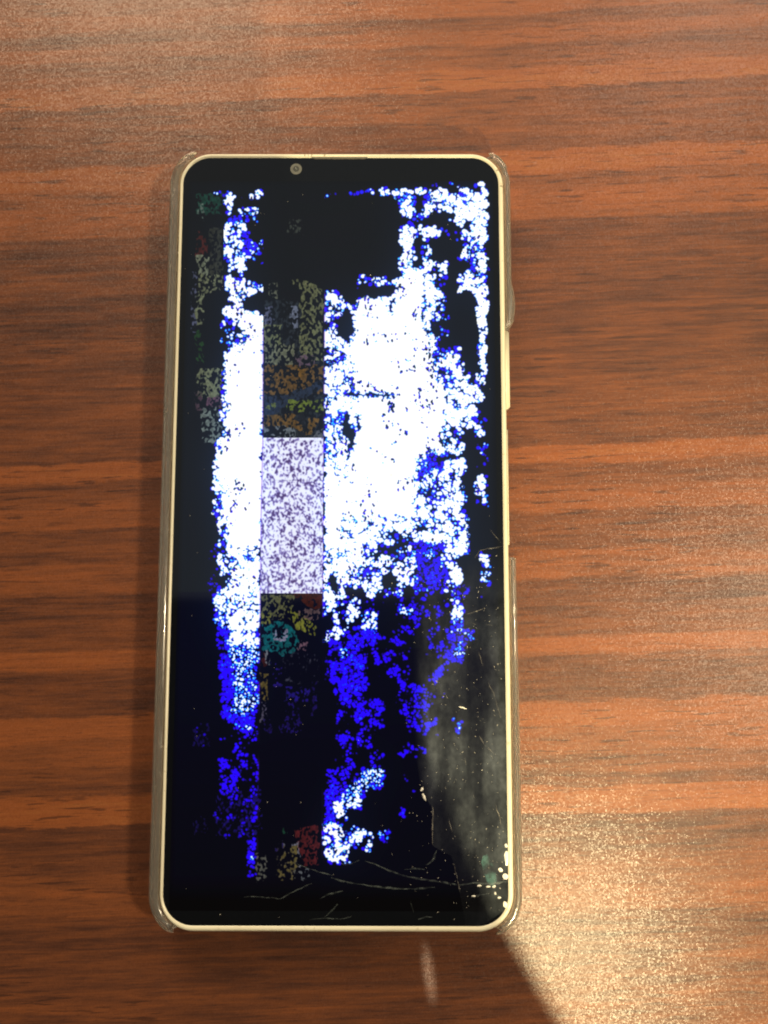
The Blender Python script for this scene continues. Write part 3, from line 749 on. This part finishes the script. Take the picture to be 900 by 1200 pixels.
# earpiece slot along the top edge, with grime in it
x0, y0 = at(364, 185.6, ZG); x1, _ = at(431, 185.6, ZG)
vs_, fs_ = [], []
k = 40
for i in range(k + 1):
    x = x0 + (x1 - x0) * i / k
    taper = min(1, i / 3, (k - i) / 2)
    vs_ += [(x, HH - .02, ZG + .03), (x, HH - .08 - (.34 + .10 * random.random()) * taper, ZG - .006 + .01)]
for i in range(k): fs_.append((2 * i, 2 * i + 1, 2 * i + 3, 2 * i + 2))
ear = obj("earpiece", vs_, fs_, plain("earpiece_grime", (.10, .09, .065), .7), phone)

# gaps in the metal
def rim_patch(name, s0, s1, prof_lift, mat, parent, rng_):
    """thin sleeve over the rim between two stations"""
    sub = [s for s in dense if s0(s) and s1(s)]
    prof0 = frame_at(sub[0])[3:10]
    prof = [(o + (.02 if o > .3 else 0), z + prof_lift) for o, z in prof0]
    verts, faces = [], []
    n = len(prof)
    for s in sub:
        for o, z in prof: verts.append((s[0] + s[2] * o, s[1] + s[3] * o, z))
    for i in range(len(sub) - 1):
        for q in range(n - 1):
            faces.append((i * n + q, i * n + q + 1, (i + 1) * n + q + 1, (i + 1) * n + q))
    return obj(name, verts, faces, mat, parent, True)


dense = stations(.12, 60)
for ua, ub in ((356, 358.5), (361, 362.5), (364.5, 366), (379, 382)):
    xa, xb = at(ua, 181, ZG)[0], at(ub, 181, ZG)[0]
    rim_patch("antenna_line", lambda s: xa <= s[0] <= xb, lambda s: s[1] > HH - .1 and s[3] > .9, .012, M_gap, phone, None)
for va, vb in ((217, 219.5), (200, 202)):
    ya, yb = at(586, vb, ZG)[1], at(586, va, ZG)[1]
    rim_patch("antenna_line", lambda s: ya <= s[1] <= yb, lambda s: s[0] > HW - 4, .012, M_gap, phone, None)


def key(name, v0, v1, out, z0, z1):
    y0, y1 = at(594, v1, ZG - 2.5)[1], at(594, v0, ZG - 2.5)[1]
    bm = bmesh.new(); bmesh.ops.create_cube(bm, size=1.0)
    bmesh.ops.scale(bm, vec=(out + .6, y1 - y0, z1 - z0), verts=bm.verts)
    bmesh.ops.translate(bm, vec=(HW + 1.02 + (out - .6) / 2, (y0 + y1) / 2, (z0 + z1) / 2), verts=bm.verts)
    bmesh.ops.bevel(bm, geom=[e for e in bm.edges], offset=.28, segments=3, affect='EDGES')
    bmesh.ops.scale(bm, vec=(MM,) * 3, verts=bm.verts)
    me = bpy.data.meshes.new(name); bm.to_mesh(me); bm.free(); me.materials.append(M_cream)
    for p in me.polygons: p.use_smooth = True
    o = bpy.data.objects.new(name, me); scene.collection.objects.link(o); o.parent = phone
    return o


key("volume_button", 387, 478, .95, 4.3, 6.9)
key("power_button", 502, 640, .34, 4.1, 7.3)


# ------------------------------------------------------------------ torn, dusty protector film on the lower right of the glass
def film_material():
    mt, nt, b = mat_new("scuffed_film")
    nt.nodes.remove(b)
    out = nt.nodes["Material Output"]
    tc = node(nt, 'ShaderNodeTexCoord')
    co = tc.outputs['Object']
    tr = node(nt, 'ShaderNodeBsdfTransparent')
    g = node(nt, 'ShaderNodeBsdfGlossy'); g.inputs['Roughness'].default_value = .42
    g.inputs['Color'].default_value = (.58, .68, .80, 1)
    d = node(nt, 'ShaderNodeBsdfDiffuse'); d.inputs['Color'].default_value = (.30, .33, .36, 1)
    ad = node(nt, 'ShaderNodeMixShader'); ad.inputs[0].default_value = .30
    nt.links.new(g.outputs[0], ad.inputs[1]); nt.links.new(d.outputs[0], ad.inputs[2])
    a = noise(nt, mapping(nt, co, (230, 30, 1), (1.3, .2, 0)), 1.0, 3, .5)      # wiped streaks down the screen
    c = noise(nt, mapping(nt, co, (95, 60, 1), (4, 2, 0)), 1.0, 4, .6)          # blotches
    e = noise(nt, mapping(nt, co, (900, 700, 1)), 1.0, 3, .6)
    f = math_n(nt, 'MULTIPLY', smooth(nt, a, .30, .70, .25, 1.0), smooth(nt, c, .38, .66, .30, 1.0))
    f = math_n(nt, 'MULTIPLY', f, smooth(nt, e, .3, .8, .8, 1.35))
    f = math_n(nt, 'MULTIPLY', f, 0.105)
    at_ = node(nt, 'ShaderNodeAttribute'); at_.attribute_name = 'soil_glare'
    f = math_n(nt, 'MULTIPLY', f, at_.outputs['Fac'])
    mx = node(nt, 'ShaderNodeMixShader')
    nt.links.new(f, mx.inputs[0]); nt.links.new(tr.outputs[0], mx.inputs[1]); nt.links.new(ad.outputs[0], mx.inputs[2])
    nt.links.new(mx.outputs[0], out.inputs[0])
    return mt


left_edge = [(470, 640), (480, 700), (484, 760), (484, 820), (486, 880), (492, 915), (497, 934), (505, 944), (507, 958), (507, 991), (513, 995),
             (521, 999), (529, 1003), (533, 1017), (536, 1036), (540, 1052), (543, 1068), (546, 1084)]
verts, faces, soil_glare = [], [], []
NC = 12
for i, (u, v) in enumerate(left_edge):
    xl, yl = at(u, v, ZG)
    xr = HW - .35
    if yl < -HH + RAD:
        dy = -HH + RAD - yl
        xr = HW - RAD + math.sqrt(max(0, (RAD - .35) ** 2 - dy ** 2))
        yl = max(yl, -HH + .3)
    for j in range(NC + 1):
        t = j / NC
        verts.append((xl + (xr - xl) * t, yl, ZG + .016))
        top = min(1, max(0, (v - 650) / 90))
        lf = min(1, t * (5 if v < 880 else 5 + (v - 880) * .5) + max(0, min(1, (v - 900) / 60)))
        soil_glare.append((1 + 1.3 * math.exp(-((t - .17) / .10) ** 2 - ((v - 895) / 34) ** 2)) * top * lf * (1 - .5 * max(0, min(1, (v - 930) / 60)) * (1 - math.exp(-((t - .62) / .16) ** 2))))  # film soil, with a smeared highlight painted in near its left edge
for i in range(len(left_edge) - 1):
    for j in range(NC):
        a = i * (NC + 1) + j
        faces.append((a, a + 1, a + NC + 2, a + NC + 1))
film = obj("screen_protector", verts, faces, film_material(), phone, True)
film["label"] = "torn dusty edge of clear screen film"
att = film.data.attributes.new("soil_glare", 'FLOAT', 'POINT')
att.data.foreach_set('value', soil_glare)


# ------------------------------------------------------------------ cracks, scratches, chips and dust on the glass
def mark_material(name, col, alpha, rough=.35):
    mt, nt, b = mat_new(name)
    tc = node(nt, 'ShaderNodeTexCoord')
    n = noise(nt, tc.outputs['Object'], 900, 3, .7)
    nt.links.new(smooth(nt, n, .35, .68, alpha * .12, alpha), b.inputs['Alpha'])
    setp(b, Roughness=rough); b.inputs['Base Color'].default_value = (*col, 1)
    return mt


M_crack = mark_material("crack_faces", (.34, .42, .40), .20)
M_scr = mark_material("fine_scratch", (.50, .47, .40), .38)
M_chip = plain("chip_glint", (.88, .84, .74), .22)  # chipped glass, its bright glints put into the pale colour
M_dust = plain("pale_dust", (.42, .40, .34), .7)


def ribbon(name, pts, width, mat, z=ZG + .03, jitter=.25, parent=phone):
    P = [at(u, v, ZG) for u, v in pts]
    Q = []
    for (xa, ya), (xb, yb) in zip(P, P[1:]):
        n = max(1, int(math.hypot(xb - xa, yb - ya) / .7))
        for i in range(n): Q.append((xa + (xb - xa) * i / n + random.uniform(-1, 1) * jitter * .3, ya + (yb - ya) * i / n + random.uniform(-1, 1) * jitter * .3))
    Q.append(P[-1])
    verts, faces = [], []
    for i, (x, y) in enumerate(Q):
        a, b_ = Q[max(0, i - 1)], Q[min(len(Q) - 1, i + 1)]
        dx, dy = b_[0] - a[0], b_[1] - a[1]; d = math.hypot(dx, dy) or 1
        wd = width * .5 * (random.uniform(.5, 1.2)) * min(1, .25 + i / 2, .25 + (len(Q) - 1 - i) / 2)
        nx, ny = -dy / d * wd, dx / d * wd
        verts += [(x + nx, y + ny, z - .008), (x, y, z + .02), (x - nx, y - ny, z - .008)]
    for i in range(len(Q) - 1):
        a = 3 * i
        faces += [(a, a + 1, a + 4, a + 3), (a + 1, a + 2, a + 5, a + 4)]
    return obj(name, verts, faces, mat, parent)


CR = [([(396, 1011), (404, 1013), (412, 1012), (421, 1008)], .30), ([(428, 1009), (440, 1013), (455, 1020), (475, 1027), (500, 1031), (536, 1037)], .34),
      ([(388, 1028), (400, 1032), (416, 1035), (440, 1039), (475, 1042), (510, 1040)], .34), ([(362, 1018), (374, 1022), (390, 1026)], .26),
      ([(286, 1051), (306, 1051), (318, 1052), (327, 1054), (340, 1047), (366, 1035)], .24), ([(375, 1053), (385, 1048), (402, 1044)], .30),
      ([(379, 1076), (388, 1068), (396, 1059)], .34), ([(500, 1014), (508, 1007), (512, 996)], .40), ([(481, 1057), (483, 1063), (485, 1069)], .30),
      ([(538, 1037), (555, 1035), (575, 1036), (594, 1033)], .42), ([(552, 1052), (562, 1049), (572, 1047), (590, 1050)], .30),
      ([(362, 1078), (380, 1076), (398, 1077), (412, 1074)], .20), ([(340, 1010), (352, 1014), (366, 1019)], .22), ([(490, 1077), (500, 1074), (507, 1075)], .34),
      ([(474, 1019), (486, 1018), (498, 1019)], .28)]
for pts, wd in CR: ribbon("crack", pts, wd * .95, M_crack)
SC = [([(572, 800), (578, 812), (587, 840)], .12), ([(561, 764), (566, 780)], .14), ([(538, 828), (547, 831)], .34), ([(562, 862), (567, 872)], .26), ([(567, 872), (584, 888)], .09),
      ([(552, 730), (558, 732)], .26), ([(570, 732), (577, 733)], .2), ([(507, 944), (507, 990)], .16), ([(532, 1012), (536, 1030)], .2), ([(536, 1032), (539, 1046)], .16), ([(544, 886), (546, 896)], .26),
      ([(555, 804), (560, 808)], .24), ([(584, 836), (587, 841)], .30), ([(556, 655), (562, 645), (590, 640)], .10), ([(546, 720), (570, 712)], .09), ([(580, 940), (588, 968)], .12),
      ([(526, 960), (530, 975)], .24), ([(556, 985), (558, 992)], .24), ([(574, 620), (590, 640)], .08), ([(572, 1010), (574, 1020)], .2)]
for pts, wd in SC: ribbon("scratch", pts, wd * 1.2, M_scr if wd < .2 else M_chip if wd > .33 else M_scr)


def chip(u, v, a, b_, rot, h, mat=M_chip, name="glass_chip", parent=phone, z=ZG - .005, n=9):
    x, y = at(u, v, ZG)
    verts = []
    for i in range(n):
        t = 2 * math.pi * i / n; r = random.uniform(.72, 1.1)
        px_, py_ = a * r * math.cos(t), b_ * r * math.sin(t)
        verts.append((x + px_ * math.cos(rot) - py_ * math.sin(rot), y + px_ * math.sin(rot) + py_ * math.cos(rot), z))
    verts.append((x + a * .1, y - b_ * .1, z + h))
    faces = [(i, (i + 1) % n, n) for i in range(n)]
    return obj(name, verts, faces, mat, parent)


for u, v, a, b_, rot in ((593.2, 991, .28, .45, .3), (593.6, 1005, .42, 1.55, .05), (586.5, 1019.5, .62, .38, -.6), (592.8, 1027, .62, .55, 0), (579, 1039, .42, .28, .2),
                         (580.5, 1047, .24, .3, 0), (592, 1060, .40, .75, .15), (497, 934, .34, .80, .38), (494.5, 925, .45, .30, 1.1), (562, 1038, .5, .22, .1), (572, 1039, .45, .2, 0), (585, 1052, .4, .22, 0),  # the upright pair at the film's left edge is a painted glint
                         (555, 1050, .5, .18, 0)):
    chip(u, v, a, b_, rot, .10)

# iridescent bruise under the cracked corner
bru = plain("teal_bruise", (.05, .30, .28), .4)
nt = bru.node_tree; b = nt.nodes["Principled BSDF"]
tc = node(nt, 'ShaderNodeTexCoord'); nn = noise(nt, tc.outputs['Object'], 300, 3, .6)
nt.links.new(smooth(nt, nn, .38, .66, .0, .42), b.inputs['Alpha'])
bv = [at(u, v, ZG) for u, v in ((566, 1003), (571, 1001), (577, 1012), (581, 1022), (582, 1032), (578, 1040), (571, 1034), (566, 1020), (564, 1010))]
obj("bruise", [(x, y, ZG + .024) for x, y in bv], [tuple(range(len(bv)))], bru, phone)

# dust: nobody could count it
verts, faces = [], []
for i in range(420):
    if i < 300:
        u = 478 + 112 * random.random() ** .7; v = 640 + 440 * random.random()
    else:
        u = random.uniform(215, 590); v = random.uniform(200, 1080)
    x, y = at(u, v, ZG)
    if abs(x) > HW - 1 or abs(y) > HH - 1: continue
    r = random.choice((.03, .035, .04, .05, .05, .075)) * (1.3 if random.random() < .1 else 1)
    k = len(verts); t0 = random.uniform(0, 3.14); el = random.uniform(1, 2.6)
    for j in range(5):
        t = 2 * math.pi * j / 5
        px_, py_ = r * el * math.cos(t), r * math.sin(t)
        verts.append((x + px_ * math.cos(t0) - py_ * math.sin(t0), y + px_ * math.sin(t0) + py_ * math.cos(t0), ZG + .018))
    verts.append((x, y, ZG + .018 + r * .7))
    faces += [(k + j, k + (j + 1) % 5, k + 5) for j in range(5)]
dust = obj("dust", verts, faces, M_dust, phone); dust["kind"] = "stuff"

# ------------------------------------------------------------------ clear phone case
case = bpy.data.objects.new("phone_case", None); scene.collection.objects.link(case)
case["label"] = "transparent plastic phone case around the cream phone, open beside the buttons"
case["category"] = "phone case"
yc0 = at(598, 654, ZG - 1)[1]; yc1 = at(598, 378, ZG - 1)[1]; ycb = at(598, 346, ZG - 1)[1]


def ss(t): t = max(0, min(1, t)); return t * t * (3 - 2 * t)


def case_prof(s):
    x, y, nx, ny = s
    hi, lo = ZG + .10, 2.6
    h = hi; o1 = 2.75
    # low between the corners at both short ends
    if abs(ny) > .5:
        h = lo + (hi - lo) * ss((abs(x) - 27.8) / 3.2)
    # cut-out for the buttons on the right
    if nx > .9:
        cut = ss((y - yc0) / .9) * ss((yc1 - y) / .9)
        h = hi + (1.6 - hi) * cut
        o1 = 2.35 + .25 * ss((yc0 - y) / 40) 
        if yc1 - 1 < y < ycb + 2.5:
            o1 += .70 * math.sin(math.pi * max(0, min(1, (ycb + 2.5 - y) / (ycb + 3.5 - yc1))))
        o1 -= (o1 - 1.30) * cut
    # fatter corners
    dg = 1 - abs(abs(nx) - abs(ny)) / 1.0
    if abs(nx) > .05 and abs(ny) > .05: o1 += .12 * dg
    if abs(ny) > .3: o1 = 1.32 + (o1 - 1.32) * ss((abs(x) - 27.4) / 3.6)
    a2 = nx * nx; i1 = 1.08 * ((.82 + .15 * math.copysign(1, nx)) * a2 + (1.0 if ny > 0 else 1.16) * (1 - a2)) + .04
    o1 = max(o1, i1 + .22)
    return [(i1, .15), (i1, h - .25), (i1 + .12, h - .05), ((i1 + o1) / 2 - .1, h), (o1 - .35, h - .12), (o1 - .08, h - .50), (o1, h - 1.1 if h > 3 else h * .5),
            (o1 - .02, 1.1), (o1 - .25, .45), (o1 - .7 if o1 > 2 else o1 - .1, .12)]


sweep("side_wall", stations(.35, 26), case_prof, M_clear, case)
plate("back_panel", 1.0, .15, 1.30, M_clear, case)
for cxs, cys in ((1, 1), (-1, 1), (-1, -1), (1, -1)):
    # rounded bumper rib inside each corner of the case
    a0 = math.atan2(cys, cxs)
    verts, faces = [], []
    nn_, kk = 14, 8
    for i in range(nn_ + 1):
        a = a0 + math.radians(-22 + 40 * i / nn_)
        fade_ = math.sin(math.pi * i / nn_) ** .5
        rc = RAD + 2.62
        for j in range(kk):
            t = 2 * math.pi * j / kk
            rr = rc + .30 * fade_ * math.cos(t)
            zz = ZG - 1.5 + 1.3 * fade_ * math.sin(t)
            verts.append(((HW - RAD) * cxs + rr * math.cos(a), (HH - RAD) * cys + rr * math.sin(a), zz))
    for i in range(nn_):
        for j in range(kk):
            l = (j + 1) % kk
            faces.append((i * kk + j, i * kk + l, (i + 1) * kk + l, (i + 1) * kk + j))
    faces.append(tuple(range(kk))); faces.append(tuple(reversed(range(nn_ * kk, nn_ * kk + kk))))
    obj("corner_bumper", verts, faces, M_clear, case, True)
